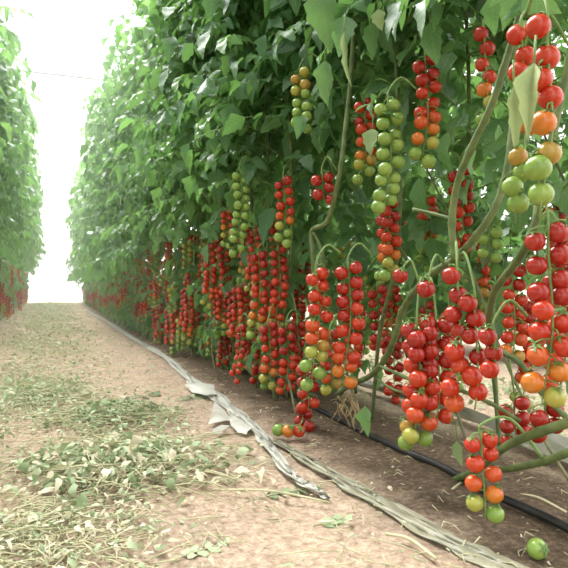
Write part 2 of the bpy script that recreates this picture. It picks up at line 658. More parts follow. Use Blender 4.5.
# prototypes for the plants further along the rows
PROTO = []
for k, (L, rows, r0, r1) in enumerate([(0.27, 2, 1.5, 0.75), (0.25, 2, 1.35, 0.55), (0.28, 2, 1.2, -0.1), (0.23, 2, 1.0, -0.3),
                                       (0.24, 2, 0.25, -0.3), (0.30, 2, 1.3, 0.2), (0.22, 2, 1.6, 1.0), (0.26, 3, 1.45, 0.4),
                                       (0.20, 2, 0.9, -0.4), (0.25, 2, 1.4, 0.85)]):
    r = random.Random(100 + k)
    D = 0.0345
    fr, ax = truss_layout(L, D, rows, r0, r1, r, r.uniform(-0.02, 0.02))
    st = stalk_mesh(ax, fr, D, (0.08, r.uniform(-0.05, 0.05), 0.03))
    stm = st.mesh('fruit_truss', [STALK])
    far = stalk_mesh(ax, [], D, (0.08, r.uniform(-0.05, 0.05), 0.03))
    V0 = np.concatenate(TOM_MB.v)
    for p, ri, d, tl in fr:
        Mx = np.array(Euler(tl).to_matrix())
        VV = V0 @ Mx.T * d + np.array(p)
        far.add(VV, [f for f, m in zip(TOM_MB.f, TOM_MB.m)], 1 + ri)
        nf = len(TOM_MB.f)
        for q in range(nf):
            if TOM_MB.m[q] == 1:
                far.m[-nf + q] = 0
    farm = far.mesh('fruit_truss', [STALK] + RIPE)
    PROTO.append((L, fr, stm, farm))


def put_proto(plant, idx, loc, near, rz, sc):
    L, fr, stm, farm = PROTO[idx]
    t = link('fruit_truss', stm if near else farm, plant, loc)
    t.rotation_euler = (rnd.uniform(-0.06, 0.06), rnd.uniform(-0.06, 0.06), rz)
    t.scale = (sc, sc, sc)
    if near:
        put_fruits(t, fr)
    return t


# ---------------------------------------------------------------- floor
def build_floor():
    mb = MB()

    def grid(x0, x1, y0, y1, nx, ny, amp):
        xs, ys = np.linspace(x0, x1, nx), np.linspace(y0, y1, ny)
        Xg, Yg = np.meshgrid(xs, ys)
        Z = amp * (np.sin(Xg * 7.1 + 1.3 * np.sin(Yg * 2.3)) * np.sin(Yg * 4.7 + Xg) * 0.5
                   + 0.35 * np.sin(Xg * 19 + Yg * 11) * np.sin(Yg * 23 - Xg * 5) + 0.25 * np.sin(Xg * 41 - Yg * 37))
        # low planting beds
        bed = np.abs(((Xg - 0.98 + 0.975 + 19.5) % 1.95) - 0.975)
        Z += 0.02 * np.clip(1 - bed / 0.4, 0, 1)
        V = np.stack([Xg, Yg, Z - 0.008], -1).reshape(-1, 3)
        F = []
        for j in range(ny - 1):
            for i in range(nx - 1):
                a = j * nx + i
                F.append((a, a + 1, a + nx + 1, a + nx))
        mb.add(V, F)
    grid(-2.2, 3.8, -1.5, 18.0, 241, 520, 0.006)
    o = link('floor', mb.mesh('floor', [SOIL]))
    o['kind'] = 'structure'
    o['label'] = 'bare sandy greenhouse soil with darker planting beds'
    # far ground outside the cropped rows
    mb = MB()
    mb.add([(-30, -20, -0.05), (30, -20, -0.05), (30, 60, -0.05), (-30, 60, -0.05)], [(0, 1, 2, 3)])
    o = link('ground', mb.mesh('ground', [SOIL]))
    o['kind'] = 'structure'


build_floor()


def film_wall(name, pts):
    mb = MB()
    mb.add(pts, [(0, 1, 2, 3)])
    o = link(name, mb.mesh(name, [FILM]))
    o['kind'] = 'structure'
    so = o.modifiers.new('thick', 'SOLIDIFY')
    so.thickness = 0.004
    return o


film_wall('wall_back', [(-6, 18.2, -0.03), (8, 18.2, -0.03), (8, 18.2, 5.2), (-6, 18.2, 5.2)])

for (y, z, lb) in ((9.0, 3.42, 'nearer thin steel wire crossing high over the aisle'),
                   (13.5, 3.45, 'farther faint thin steel wire crossing high over the aisle')):
    mb = MB()
    mb.tube([(-4 + 8 * i / 12, y, z - 0.0016 * 4 * (3.0 - (i / 12 - 0.5) ** 2)) for i in range(13)], 0.018, 6)
    tag(link('support_wire', mb.mesh('support_wire', [WIRE])), lb, 'wire')

hz = bpy.data.materials.new('haze_and_glare')
hz.use_nodes = True
hz.node_tree.nodes.clear()
ho = hz.node_tree.nodes.new('ShaderNodeOutputMaterial')
hv = hz.node_tree.nodes.new('ShaderNodeVolumeScatter')  # scatter volume for haze, also imitating glare from the bright far end
hv.inputs['Density'].default_value = 0.018
hv.inputs['Anisotropy'].default_value = 0.65
hz.node_tree.links.new(hv.outputs[0], ho.inputs['Volume'])
mb = MB()
X0, X1, Y0, Y1, Z0, Z1 = -5.5, 7.5, 3.0, 18.0, -0.04, 5.0
mb.add([(x, y, z) for z in (Z0, Z1) for y in (Y0, Y1) for x in (X0, X1)],
       [(0, 2, 3, 1), (4, 5, 7, 6), (0, 1, 5, 4), (2, 6, 7, 3), (0, 4, 6, 2), (1, 3, 7, 5)])
o = link('haze', mb.mesh('haze', [hz], False))
o['kind'] = 'stuff'
o['label'] = 'pale humid haze in the far greenhouse, also standing in for veiling glare'
o['category'] = 'haze'

# ---------------------------------------------------------------- tomato rows
FOL_NEAR = [foliage_mesh(10 + k, 1.02, 2.8, 80, 0.62, (0.18, 0.34), 0.0, 0.2, n_low=0) for k in range(3)]
FOL_FRONT = [foliage_mesh(20 + k, 0.80, 2.75, 105, 0.75, (0.22, 0.44), 0.0, 0.2, n_low=30, low=(0.08, 0.8)) for k in range(5)]
FOL_FAR = [foliage_mesh(30 + k, 0.56, 2.72, 110, 0.75, (0.24, 0.48), 0.0, 0.2, n_low=26, low=(0.08, 0.6)) for k in range(4)]
FOL_BACK = [foliage_mesh(40 + k, 0.52, 2.75, 130, 0.5, (0.2, 0.42), 0.0, 0.24, 0.5, 0.2, 12, (0.15, 0.6)) for k in range(4)]

FOL_LOW = [foliage_mesh(50 + k, 0.30, 2.75, 150, 0.6, (0.2, 0.44), 0.0, 0.26, 0.25, 0.2) for k in range(3)]

ORD = ('zeroth first second third fourth fifth sixth seventh eighth ninth tenth eleventh twelfth thirteenth fourteenth fifteenth '
       'sixteenth seventeenth eighteenth nineteenth twentieth twenty-first twenty-second twenty-third twenty-fourth twenty-fifth '
       'twenty-sixth twenty-seventh twenty-eighth twenty-ninth thirtieth thirty-first thirty-second thirty-third thirty-fourth '
       'thirty-fifth thirty-sixth thirty-seventh thirty-eighth thirty-ninth fortieth forty-first forty-second forty-third '
       'forty-fourth forty-fifth forty-sixth forty-seventh forty-eighth forty-ninth fiftieth fifty-first fifty-second '
       'fifty-third fifty-fourth fifty-fifth fifty-sixth').split()


def stem_mesh_between(pts, rad, seg=7, taper=0.7):
    path = smooth_path(pts, 6)
    n = len(path)
    rr = []
    for i in range(n):
        k = rad * (1 - (1 - taper) * i / n)
        if i % 12 == 6:
            k *= 1.22
        rr.append(k)
    mb = MB()
    mb.tube(path, rr, seg)
    return mb


STEMS = []
for k in range(5):
    r = random.Random(60 + k)
    pts = [(r.uniform(-0.03, 0.03), -0.35 * r.random(), 0.0)]
    for z in (0.25, 0.55, 0.9, 1.3, 1.8, 2.3, 2.75):
        pts.append((r.uniform(-0.03, 0.03), pts[-1][1] * 0.6 + r.uniform(-0.05, 0.05), z))
    mb = stem_mesh_between(pts, 0.0075)
    # bare leaf-stalk stubs on the lower stem
    for q in range(4):
        z = r.uniform(0.15, 0.85)
        a = r.uniform(0, 6.28)
        b = Vector((0, -0.05, z))
        mb.tube([b, b + Vector((math.cos(a) * 0.05, math.sin(a) * 0.05, 0.03)), b + Vector((math.cos(a) * 0.1, math.sin(a) * 0.1, 0.02))],
                [0.004, 0.003, 0.002], 5)
    STEMS.append(mb.mesh('vine_stem', [STEM]))


STEMS_OLD = []
for k in range(4):
    r = random.Random(80 + k)
    pts = [(0, -0.30 - 0.1 * k, 0.0)]
    for z in (0.12, 0.3, 0.5, 0.72, 0.95, 1.2):
        pts.append((r.uniform(-0.03, 0.03), pts[0][1] + (z * (0.5 + 0.12 * k)) + r.uniform(-0.03, 0.03), z))
    mb = stem_mesh_between(pts, 0.0045)
    for q in range(5):
        p_ = Vector(pts[1 + q])
        a = r.uniform(2.2, 4.0)
        mb.tube([p_, p_ + Vector((math.cos(a) * 0.05, math.sin(a) * 0.07, 0.03)), p_ + Vector((math.cos(a) * 0.09, math.sin(a) * 0.14, 0.0))],
                [0.003, 0.0025, 0.0018], 5)
    STEMS_OLD.append(mb.mesh('vine_stem', [OLDSTEM]))


FAR_W = [[0, 1, 4, 4, 5, 3, 0, 0, 5, 0], [1, 2, 5, 5, 4, 3, 0, 1, 5, 1], [2, 3, 4, 4, 2, 3, 1, 1, 4, 2]]  # ripeness shifted to orange and green, imitating how haze tints distant fruit


def row_plant(label, x, y, fol, near, flip=False, tr_x=(-0.16, 0.16), levels=((0.70, 0.86), (0.44, 0.58), (0.24, 0.34)), per=3,
              group=None, weights=None, fz=0.0):
    t = thing('tomato_plant', label, 'tomato plant', (x, y, 0.005), group)
    s = link('vine_stem', rnd.choice(STEMS), t)
    f = link('foliage', fol, t, (0, 0, fz))
    if near:
        s2 = link('vine_stem', rnd.choice(STEMS_OLD), t, (rnd.uniform(-0.12, 0.05), rnd.uniform(-0.1, 0.1), 0))
        s2['label'] = 'old bare slanting vine stem'
    if flip:
        f.rotation_euler.z = math.pi
        s.rotation_euler.z = math.pi
    f.location.x = (0.09 if flip else -0.09 if y > 6 else -0.06 if y > 3.2 else 0.0)
    f.scale = (rnd.uniform(0.92, 1.08), rnd.choice((-1, 1)) * rnd.uniform(0.95, 1.1), rnd.uniform(0.97, 1.03))
    sg = -1 if flip else 1
    for li, (za, zb) in enumerate(levels):
        np_ = per + (1 if li and per == 3 else 0)
        for q in range(np_):
            wts = (FAR_W if y > 7 else [[0, 1, 4, 3, 8, 2, 0, 0, 5, 0], [1, 2, 5, 5, 5, 3, 1, 1, 5, 1], [3, 3, 5, 3, 2, 3, 3, 1, 4, 3]])[min(li, 2)]
            idx = rnd.choices(range(10), wts)[0]
            L = PROTO[idx][0]
            top = max(rnd.uniform(za, zb), L + 0.035)
            sc = rnd.uniform(0.9, 1.08)
            put_proto(t, idx, (sg * rnd.uniform(*tr_x), ((q + 0.5) / np_ - 0.5) * 0.36 + rnd.uniform(-0.04, 0.04), top),
                      near, rnd.uniform(-0.9, 0.9) + (math.pi if flip else 0), sc)
    return t


# --- the six plants nearest the camera, right row (their trusses noted one by one)
STEM_PTS = []


def hand_plant(label, foot, stems, fol=None, fol_at=None):
    t = thing('tomato_plant', label, 'tomato plant', foot)
    for pts, rad in stems:
        path = [Vector(p) - t.location for p in pts]
        STEM_PTS.extend((q, t.name) for q in smooth_path(pts, 8))
        link('vine_stem', stem_mesh_between(path, rad, 9, 0.85).mesh('vine_stem', [STEM]), t)
    if fol is not None:
        f = link('foliage', fol, t, Vector(fol_at) - t.location)
        f.rotation_euler.z = rnd.uniform(-0.2, 0.2)
    return t


def px_truss(plant, px, y0, y1, X, rows, r0, r1, D=0.04, bend=0.0, att=None, n=None, seed=None):
    a, b = P(px, y0, X), P(px, y1, X)
    want = a + Vector((0.05, 0.02, 0.02))
    own = [q for q, nm in STEM_PTS if nm == plant.name]
    q = min(own, key=lambda p: (p - want).length)
    if (q - want).length < 0.17:
        att = q - a
    return truss(plant, a, max(a.z - b.z - D * 0.3, D * 0.7), rows, r0, r1, D, att, bend, n, seed)


def up(p, z):
    return Vector((p.x + 0.03, p.y, z))


p1 = hand_plant('nearest tomato plant at right picture edge, big red-to-green truss beside a curled pale leaf', (0.93, 0.95, 0.01),
                [([P(575, 420, 0.86), P(540, 431, 0.86), P(505, 446, 0.88), P(475, 470, 0.92), P(455, 478, 0.95)], 0.0095),
                 ([P(490, 330, 0.92), P(490, 312, 0.90), P(496, 288, 0.88), P(517, 260, 0.86), P(534, 228, 0.84), P(540, 190, 0.86),
                   P(556, 120, 0.90), P(575, 20, 0.95), P(580, -120, 0.98)], 0.0085)],
                FOL_NEAR[0], (1.02, 0.95, 0.05))
px_truss(p1, 547, 14, 226, 0.74, 1, 1.05, -0.3, 0.0415, att=Vector((0.05, 0.10, 0.05)))
px_truss(p1, 522, 22, 228, 0.78, 1, 1.0, -0.4, 0.037, att=Vector((0.05, 0.06, 0.05)))
px_truss(p1, 548, 222, 405, 0.80, 2, 1.45, 0.25, 0.038)
px_truss(p1, 562, 240, 390, 0.86, 2, 1.3, 0.5, 0.036)
px_truss(p1, 512, 266, 362, 1.15, 2, 1.25, 0.35, 0.036)

p2 = hand_plant('tomato plant with thick pale stem running down from the top right to a knuckle', (0.95, 1.10, 0.01),
                [([P(455, 258, 0.84), P(452, 222, 0.84), P(457, 185, 0.84), P(470, 150, 0.84), P(489, 110, 0.85), P(503, 70, 0.86),
                   P(522, 0, 0.88), P(530, -90, 0.9)], 0.0085),
                 ([P(452, 218, 0.84), P(435, 213, 0.83), P(413, 208, 0.81)], 0.0042),
                 ([P(575, 449, 0.90), P(545, 460, 0.90), P(515, 467, 0.92), P(488, 470, 0.94)], 0.008)],
                FOL_NEAR[1], (1.06, 1.32, 0.05))
px_truss(p2, 484, 24, 132, 0.95, 1, 1.3, -0.1, 0.036)
px_truss(p2, 457, 266, 428, 0.78, 1, 1.4, 0.62, 0.041)
px_truss(p2, 474, 292, 414, 0.80, 1, 1.5, 1.0, 0.040)
px_truss(p2, 494, 326, 398, 0.80, 1, 1.5, 1.1, 0.038, n=3)
px_truss(p2, 481, 430, 522, 0.77, 2, 1.05, -0.1, 0.034, att=Vector((0.03, 0.0, 0.03)))
px_truss(p2, 489, 226, 262, 1.12, 2, 0.0, 0.0, 0.034)

p3 = hand_plant('tomato plant whose thick bare vine slants from upper right down to the left', (0.95, 1.45, 0.01),
                [([P(340, 392, 0.98), P(352, 383, 0.95), P(370, 375, 0.92), P(385, 358, 0.90), P(396, 333, 0.88), P(402, 310, 0.87),
                   P(416, 289, 0.86), P(434, 271, 0.86), P(456, 257, 0.86), P(476, 235, 0.87), P(492, 212, 0.88), P(504, 182, 0.9),
                   P(511, 140, 0.92), P(518, 60, 0.98), P(520, -60, 1.0)], 0.0092),
                 ([P(500, 350, 0.95), P(520, 362, 0.95), P(540, 390, 0.95), P(566, 416, 0.96)], 0.0065),
                 ([P(380, 365, 0.90), P(415, 380, 0.88), P(455, 388, 0.88), P(490, 402, 0.90), P(520, 420, 0.92)], 0.005),
                 ([P(372, 373, 0.92), P(392, 388, 0.9), P(420, 395, 0.88)], 0.004)],
                FOL_NEAR[2], (1.05, 1.70, 0.05))
px_truss(p3, 417, 316, 452, 0.80, 3, 1.42, 0.02, 0.041)
px_truss(p3, 436, 318, 424, 0.84, 2, 1.35, 0.55, 0.039)
px_truss(p3, 404, 270, 292, 0.82, 1, 1.3, 1.2, 0.041, n=1)
px_truss(p3, 429, 279, 302, 0.80, 1, 1.3, 1.2, 0.041, n=1)
px_truss(p3, 514, 395, 446, 1.02, 2, 1.5, 1.2, 0.036)
px_truss(p3, 460, 165, 250, 1.15, 2, 1.4, 0.7, 0.037)
px_truss(p3, 545, 400, 440, 0.95, 2, 1.4, 1.2, 0.038)

p4 = hand_plant('tomato plant with two big trusses mid-picture and one truss trailing on the soil', (0.90, 1.95, 0.01),
                [([P(300, 400, 0.92), P(306, 350, 0.90), P(314, 290, 0.87), P(313, 255, 0.86), P(312, 230, 0.86), P(326, 222, 0.87),
                   P(334, 200, 0.88), P(341, 165, 0.88), P(345, 130, 0.9), P(352, 60, 0.95), P(355, -50, 0.98)], 0.0088),
                 ([P(312, 228, 0.86), P(322, 250, 0.88), P(326, 280, 0.9)], 0.006),
                 ([P(337, 170, 0.88), P(331, 159, 0.86)], 0.003)],
                FOL_FRONT[3], (1.12, 2.05, 0.20))
px_truss(p4, 316, 265, 388, 0.72, 2, 1.10, -0.25, 0.0415, att=Vector((0.08, 0, 0.04)))
px_truss(p4, 348, 260, 388, 0.80, 2, 1.40, 0.35, 0.040)
px_truss(p4, 322, 170, 205, 0.85, 2, 1.5, 1.3, 0.040)
px_truss(p4, 330, 330, 395, 0.84, 2, 1.3, 0.2, 0.038)
px_truss(p4, 306, 360, 412, 0.80, 2, 1.4, 1.0, 0.038)
# the trailing truss
r = random.Random(5)
pts_px = [(308, 401, 0.82, 1.2), (301, 408, 0.80, 1.2), (307, 413, 0.83, 1.3), (300, 420, 0.80, 1.2), (309, 425, 0.81, 1.2),
          (299, 430, 0.785, 1.0), (288, 430, 0.795, 0.45), (278, 429, 0.80, 0.05)]
top = P(310, 385, 0.84)
fr = [((G(a, b, 0.03) if b > 426 else P(a, b, x)) - top, ripe_index(q), 0.041, (r.uniform(-.9, .9), r.uniform(-.9, .9), r.random() * 6)) for a, b, x, q in pts_px]
axp = smooth_path([Vector((0, 0, 0)), fr[1][0] + Vector((.01, 0, .02)), fr[3][0] + Vector((.01, 0, .015)), fr[5][0] + Vector((0, 0, .02)),
                   fr[7][0] + Vector((0, 0, .015))], 4)
mb = MB()
mb.tube([Vector((0.05, 0, 0.06))] + axp, 0.0024, 5)
t = link('fruit_truss', mb.mesh('fruit_truss', [STALK]), p4, top - p4.location)
put_fruits(t, fr)

p5 = hand_plant('tomato plant set back behind the others, green trusses high above a red one', (1.05, 1.75, 0.01),
                [([P(372, 420, 1.08), P(380, 330, 1.06), P(395, 270, 1.05), P(400, 200, 1.04), P(398, 120, 1.04), P(395, 30, 1.05),
                   P(395, -60, 1.05)], 0.007)], FOL_FRONT[0], (1.22, 1.78, 0.24))
px_truss(p5, 425, 52, 162, 0.95, 2, 1.25, -0.15, 0.038)
px_truss(p5, 388, 96, 216, 0.86, 2, 0.12, -0.2, 0.038)
px_truss(p5, 364, 96, 180, 0.96, 2, 1.2, -0.2, 0.037)
px_truss(p5, 386, 196, 280, 0.97, 3, 1.35, -0.1, 0.037)
px_truss(p5, 377, 285, 350, 1.10, 2, 1.4, 0.9, 0.036)
px_truss(p5, 392, 330, 400, 1.12, 2, 1.4, 0.9, 0.036)
px_truss(p5, 352, 300, 370, 1.05, 2, 1.4, 0.7, 0.036)

p6 = hand_plant('tomato plant with three slim trusses of green and turning fruit under the leaves', (0.92, 2.35, 0.01),
                [([P(270, 385, 0.95), P(282, 330, 0.93), P(290, 270, 0.92), P(292, 200, 0.92), P(290, 130, 0.92), P(286, 60, 0.95),
                   P(284, -20, 0.95)], 0.0075)], FOL_FRONT[1], (1.02, 2.45, 0.06))
px_truss(p6, 300, 68, 134, 0.82, 2, 0.3, -0.3, 0.038)
px_truss(p6, 240, 166, 252, 0.74, 2, 0.02, -0.3, 0.038)
px_truss(p6, 283, 176, 246, 0.84, 2, 1.15, -0.2, 0.038)
px_truss(p6, 258, 250, 340, 0.80, 2, 1.4, -0.1, 0.037)
px_truss(p6, 278, 245, 330, 0.86, 2, 1.4, 0.3, 0.037)
px_truss(p6, 268, 320, 388, 0.80, 2, 1.4, 0.1, 0.037)
px_truss(p6, 286, 322, 396, 0.85, 2, 1.4, 0.6, 0.037)
px_truss(p6, 297, 320, 380, 0.90, 2, 1.4, 0.9, 0.037)

# --- right row, side towards the aisle
y, k = 2.62, 7
while y < 17:
    near = y < 6.3
    fol = rnd.choice(FOL_FRONT if y < 5 else FOL_FAR)
    look = ('red to the soil' if k % 2 else 'red and green')
    row_plant(f'{ORD[k]} tomato plant from the camera along the right row, fruit {look}', 0.92 + rnd.uniform(-0.03, 0.03), y, fol, near,
              group='tomato plants on the aisle side of the right row')
    k += 1
    y += 0.33 if y < 9 else 0.4
NRIGHT = k

# --- right row, second line of plants
y, k = 1.25, 1
while y < 5.2:
    row_plant(f'{ORD[k]} tomato plant from the camera in the rear line of the right row', 1.28 + rnd.uniform(-0.03, 0.03), y,
              FOL_BACK[k % 4], y < 4, tr_x=(-0.1, 0.1), per=2,
              levels=((0.66, 0.84), (0.42, 0.56)), group='tomato plants in the rear line of the right row', fz=0.12 if y < 3 else 0.0)
    k += 1
    y += 0.42

# --- left row
y = -0.9  # rest of the row out of view, added to shade the near end
while y < 5.4:
    t = row_plant('tomato plant of the left row beside the camera, unseen, added for its shade', -0.78, y, rnd.choice(FOL_FRONT), False,
                  flip=True, per=2, levels=((0.6, 0.8),), group='left row plants past the picture edge')
    y += 0.42
for y in (0.45, 0.05, -0.35, -0.8):  # more unseen plants, added to hold back light from behind the camera
    row_plant('tomato plant of the right row beside the camera, unseen, added for its shade', 1.0, y, rnd.choice(FOL_NEAR), False,
              per=2, levels=((0.6, 0.8),), group='right row plants past the picture edge')
y, k = 5.7, 1
while y < 17:
    row_plant(f'{ORD[k]} tomato plant of the left row counted from the picture edge', -0.70 + rnd.uniform(-0.03, 0.03), y,
              rnd.choice(FOL_FRONT), False, flip=True, group='tomato plants of the left row')
    k += 1
    y += 0.36

# --- the row beyond the right one
y, k = 1.9, 1
while y < 9.0:
    row_plant(f'{ORD[k]} tomato plant from the right in the row beyond, seen through gaps', 2.85 + rnd.uniform(-0.04, 0.04), y,
              FOL_LOW[(k + 1) % 3], False, tr_x=(-0.2, 0.0), per=3, levels=((0.6, 0.8), (0.3, 0.5)),
              group='tomato plants of the row beyond')
    k += 1
    y += 0.38


# --- single leaves that stand out on the near plants
def single_leaf(plant, p, L, W, aim, face, mat, name='leaf', seed=0, fold=0.3, droop=0.4, curl=0.0, tint=0.5):
    """p: the leaf's base in world space; aim: where the tip points; face: where its upper side looks"""
    r = random.Random(seed)
    V, F, A = leaflet_arrays(L, W, r, fold, droop, tint, curl)
    x = Vector(aim).normalized()
    z = Vector(face)
    z = (z - x * z.dot(x)).normalized()
    yv = z.cross(x)
    mb = MB()
    mb.add(V @ np.array([x, yv, z]), F, 0, A)
    mb.tube([x * -0.03 + Vector((0, 0, 0.015)), Vector((0, 0, 0))], 0.002, 4, 1)
    return link(name, mb.mesh(name, [mat, STALK]), plant, Vector(p) - plant.location)


tocam = (-0.8, -0.5, 0.3)
single_leaf(p1, P(534, 62, 0.71), 0.125, 0.075, (-0.16, -0.03, -1), (-0.7, -0.5, 0.1), PALE, 'withered_leaf', 1, 1.0, 0.3, 0, 0.7)['label'] = 'pale curled withered leaf'
single_leaf(p1, P(514, 85, 0.75), 0.12, 0.045, (0.05, 0, -1), (-0.5, -0.6, 0.1), PALE, 'withered_leaf', 2, 0.9, 0.5, 0, 0.3)['label'] = 'grey-green crumpled withered leaf'
single_leaf(p2, P(492, -6, 0.86), 0.085, 0.05, (0.0, 0.0, -1), tocam, LEAF, seed=3, tint=0.4)
single_leaf(p2, P(430, 22, 0.9), 0.11, 0.07, (0.05, -0.1, -1), tocam, LEAF, seed=4, tint=0.35)
single_leaf(p4, P(322, -14, 0.78), 0.20, 0.135, (0.05, 0.0, -1), tocam, LEAF, seed=5, tint=0.8)
single_leaf(p4, P(345, 30, 0.72), 0.15, 0.04, (0.03, -0.02, -1), (-0.8, -0.4, 0), PALE, 'withered_leaf', 6, 1.0, 0.3, 0, 0.3)['label'] = 'folded pale withered leaf'
single_leaf(p4, P(325, 60, 0.8), 0.14, 0.08, (-0.03, 0.03, -1), tocam, LEAF, seed=7, tint=0.85)
single_leaf(p5, P(372, 128, 0.84), 0.08, 0.06, (-0.3, -0.2, -1), tocam, PALE, 'withered_leaf', 8, 0.2, 0.5, 0, 0.2)['label'] = 'yellowing ragged leaf'
single_leaf(p5, P(378, 110, 0.84), 0.075, 0.06, (0.5, -0.6, -0.2), (-0.3, -0.5, 1), LEAF, seed=9, tint=0.7)
single_leaf(p5, P(368, 104, 0.86), 0.05, 0.04, (-0.4, 0.5, -0.1), (-0.3, -0.5, 1), LEAF, seed=19, tint=0.7)
single_leaf(p5, P(378, 8, 0.85), 0.06, 0.05, (0.1, 0, -1), tocam, PALE, 'withered_leaf', 10, 0.3, 0.5, 0, 0.4)['label'] = 'pale ragged leaf'
single_leaf(p4, P(365, 405, 0.86), 0.10, 0.06, (0.0, 0.0, -1), tocam, LEAF, seed=11, tint=0.8)
single_leaf(p3, P(457, 440, 0.88), 0.07, 0.03, (0.1, 0, -1), tocam, PALE, 'leaf', 12, 0.4, 0.5, 0, 0.1)
for k in range(14):
    a = P(rnd.uniform(336, 356), 392 + rnd.uniform(-6, 14), 0.93 + rnd.uniform(-0.03, 0.03))
    mb = MB()
    q = [a]
    for j in range(rnd.randint(3, 5)):
        q.append(q[-1] + Vector((rnd.uniform(-.016, .016), rnd.uniform(-.018, .018), -rnd.uniform(0.012, 0.03))))
    mb.tube(smooth_path(q, 3), [rnd.uniform(0.0012, 0.004) for _ in range((len(q) - 1) * 3 + 1)], 4)
    link('withered_leaf', mb.mesh('withered_leaf', [DRY]), p4, -p4.location)['label'] = 'shrivelled brown leaf'


# ---------------------------------------------------------------- plastic sheeting on the soil
def sheet_mesh(path, widths, seed, folds=9, height=0.02):
    r = random.Random(seed)
    pth = smooth_path(path, 10)
    n = len(pth)
    V, F = [], []
    ph = [r.uniform(0, 6.28) for _ in range(6)]
    for i, p in enumerate(pth):
        d = (pth[min(i + 1, n - 1)] - pth[max(i - 1, 0)]).normalized()
        s = Vector((d.y, -d.x, 0)).normalized()
        wi = i / (n - 1) * (len(widths) - 1)
        a = int(min(wi, len(widths) - 2))
        wd = widths[a] + (widths[a + 1] - widths[a]) * (wi - a)
        wd *= 1 + 0.10 * math.sin(i * 0.9 + ph[0])
        for k in range(folds + 1):
            c = k / folds - 0.5
            ridge = abs(((k + 0.15 * math.sin(i * 0.35 + ph[1])) % 2) - 1)
            z = 0.008 + height * (ridge * (0.55 + 0.45 * math.sin(i * 0.23 + k * 1.9 + ph[2])) + 0.25 * math.sin(i * 0.6 + ph[3] + k)) * (1 - (2 * abs(c)) ** 4)
            off = c * wd + 0.006 * math.sin(i * 0.55 + k * 2.1 + ph[4])
            q = p + s * off
            V.append((q.x, q.y, p.z + max(0.004, z)))
    w_ = folds + 1
    for i in range(n - 1):
        for k in range(folds):
            a = i * w_ + k
            F.append((a, a + 1, a + w_ + 1, a + w_))
    mb = MB()
    mb.add(V, F)
    return mb


def flap(mb, pts):
    """torn piece lying up: a fan with a slight belly"""
    pts = [Vector(p) for p in pts]
    c = sum(pts, Vector()) / len(pts) + Vector((0, 0, 0.012))
    V = [tuple(c)]
    for i, p in enumerate(pts):
        q = pts[(i + 1) % len(pts)]
        V += [tuple(p), tuple(p.lerp(q, 0.5) + (c - p) * 0.06)]
    m = len(V) - 1
    mb.add(V, [(0, 1 + i, 1 + (i + 1) % m) for i in range(m)])


sheet_a = [G(84, 309), G(104, 319), G(130, 336), G(160, 353), G(180, 369), G(196, 384), G(214, 394), G(235, 412), G(258, 432),
           G(272, 450), G(290, 474), G(310, 488), G(328, 499)]
mb = sheet_mesh(sheet_a, [0.06, 0.06, 0.055, 0.05, 0.05, 0.065, 0.07, 0.055, 0.045, 0.035, 0.025, 0.018, 0.01], 1, 10, 0.012)
ts = thing('plastic_sheet', 'crumpled strip of white plastic film running along the right row into the distance', 'plastic sheet', (0.7, 3.0, 0))
link('film_strip', mb.mesh('film_strip', [WHITE_SHEET]), ts, (-0.7, -3.0, -0.004))
for pp in ([(214, 399, .02), (224, 408, .02), (232, 419, .014), (221, 420, .02), (208, 423, .006), (211, 412, .03)],
           [(222, 423, .012), (230, 424, .02), (220, 432, .006), (209, 434, .006), (214, 427, .02)],
           [(228, 414, .02), (242, 418, .02), (252, 426, .02), (246, 433, .006), (238, 431, .006), (231, 424, .02)],
           [(184, 383, .02), (200, 381, .03), (214, 383, .03), (217, 393, .02), (206, 394, .02), (192, 391, .006)]):
    mb = MB()
    flap(mb, [G(a, b, z) for a, b, z in pp])
    o = link('torn_flap', mb.mesh('torn_flap', [WHITE_SHEET]), ts, (-0.7, -3.0, -0.002))
    o['label'] = 'torn white flap of the film'
sheet_b = [G(276, 441), G(300, 456), G(340, 480), G(390, 508), G(450, 543), G(500, 566), G(570, 600), G(650, 640)]
mb = sheet_mesh(sheet_b, [0.02, 0.035, 0.05, 0.055, 0.06, 0.065, 0.065, 0.065], 2, 10, 0.007)
tag(link('plastic_sheet', mb.mesh('plastic_sheet', [SHEET]), None, (0, 0, -0.003)), 'folded olive-grey plastic film strip lying on soil at bottom right', 'plastic sheet')
sheet_c = [Vector((1.36, 0.7, 0)), Vector((1.37, 1.2, 0)), Vector((1.40, 1.8, 0)), Vector((1.38, 2.5, 0)), Vector((1.40, 3.6, 0)), Vector((1.4, 5.0, 0))]
mb = sheet_mesh(sheet_c, [0.24, 0.2, 0.07, 0.05, 0.05, 0.05], 3, 13, 0.03)
tag(link('plastic_sheet', mb.mesh('plastic_sheet', [SHEET]), None, (0, 0, 0.015)), 'pleated grey plastic film behind the lowest vines at right', 'plastic sheet')

# ---------------------------------------------------------------- irrigation pipe
mb = MB()
ppts = [G(720, 610, 0.02), G(600, 545, 0.02), G(545, 516, 0.02), G(490, 492, 0.02), G(440, 465, 0.02), G(395, 446, 0.02), G(350, 424, 0.02), G(318, 408, 0.02)]
ppts += [Vector((1.0, y, 0.02)) for y in (2.9, 3.6, 5.0, 8.0)]
mb.tube(smooth_path(ppts, 5), 0.0095, 10)
tag(link('irrigation_pipe', mb.mesh('irrigation_pipe', [PIPE]), None, (0, 0, 0.001)), 'black irrigation pipe lying on the soil under the vines', 'pipe')

# ---------------------------------------------------------------- fallen things
go = link('tomato', TOM[(0, 0)], None, G(537, 550, 0.018) + Vector((0, 0, 0.004)))
go.scale = (0.038, 0.038, 0.036)
go.rotation_euler = (1.2, 0.5, 0)
tag(go, 'fallen green tomato lying alone on the soil at bottom right', 'tomato')


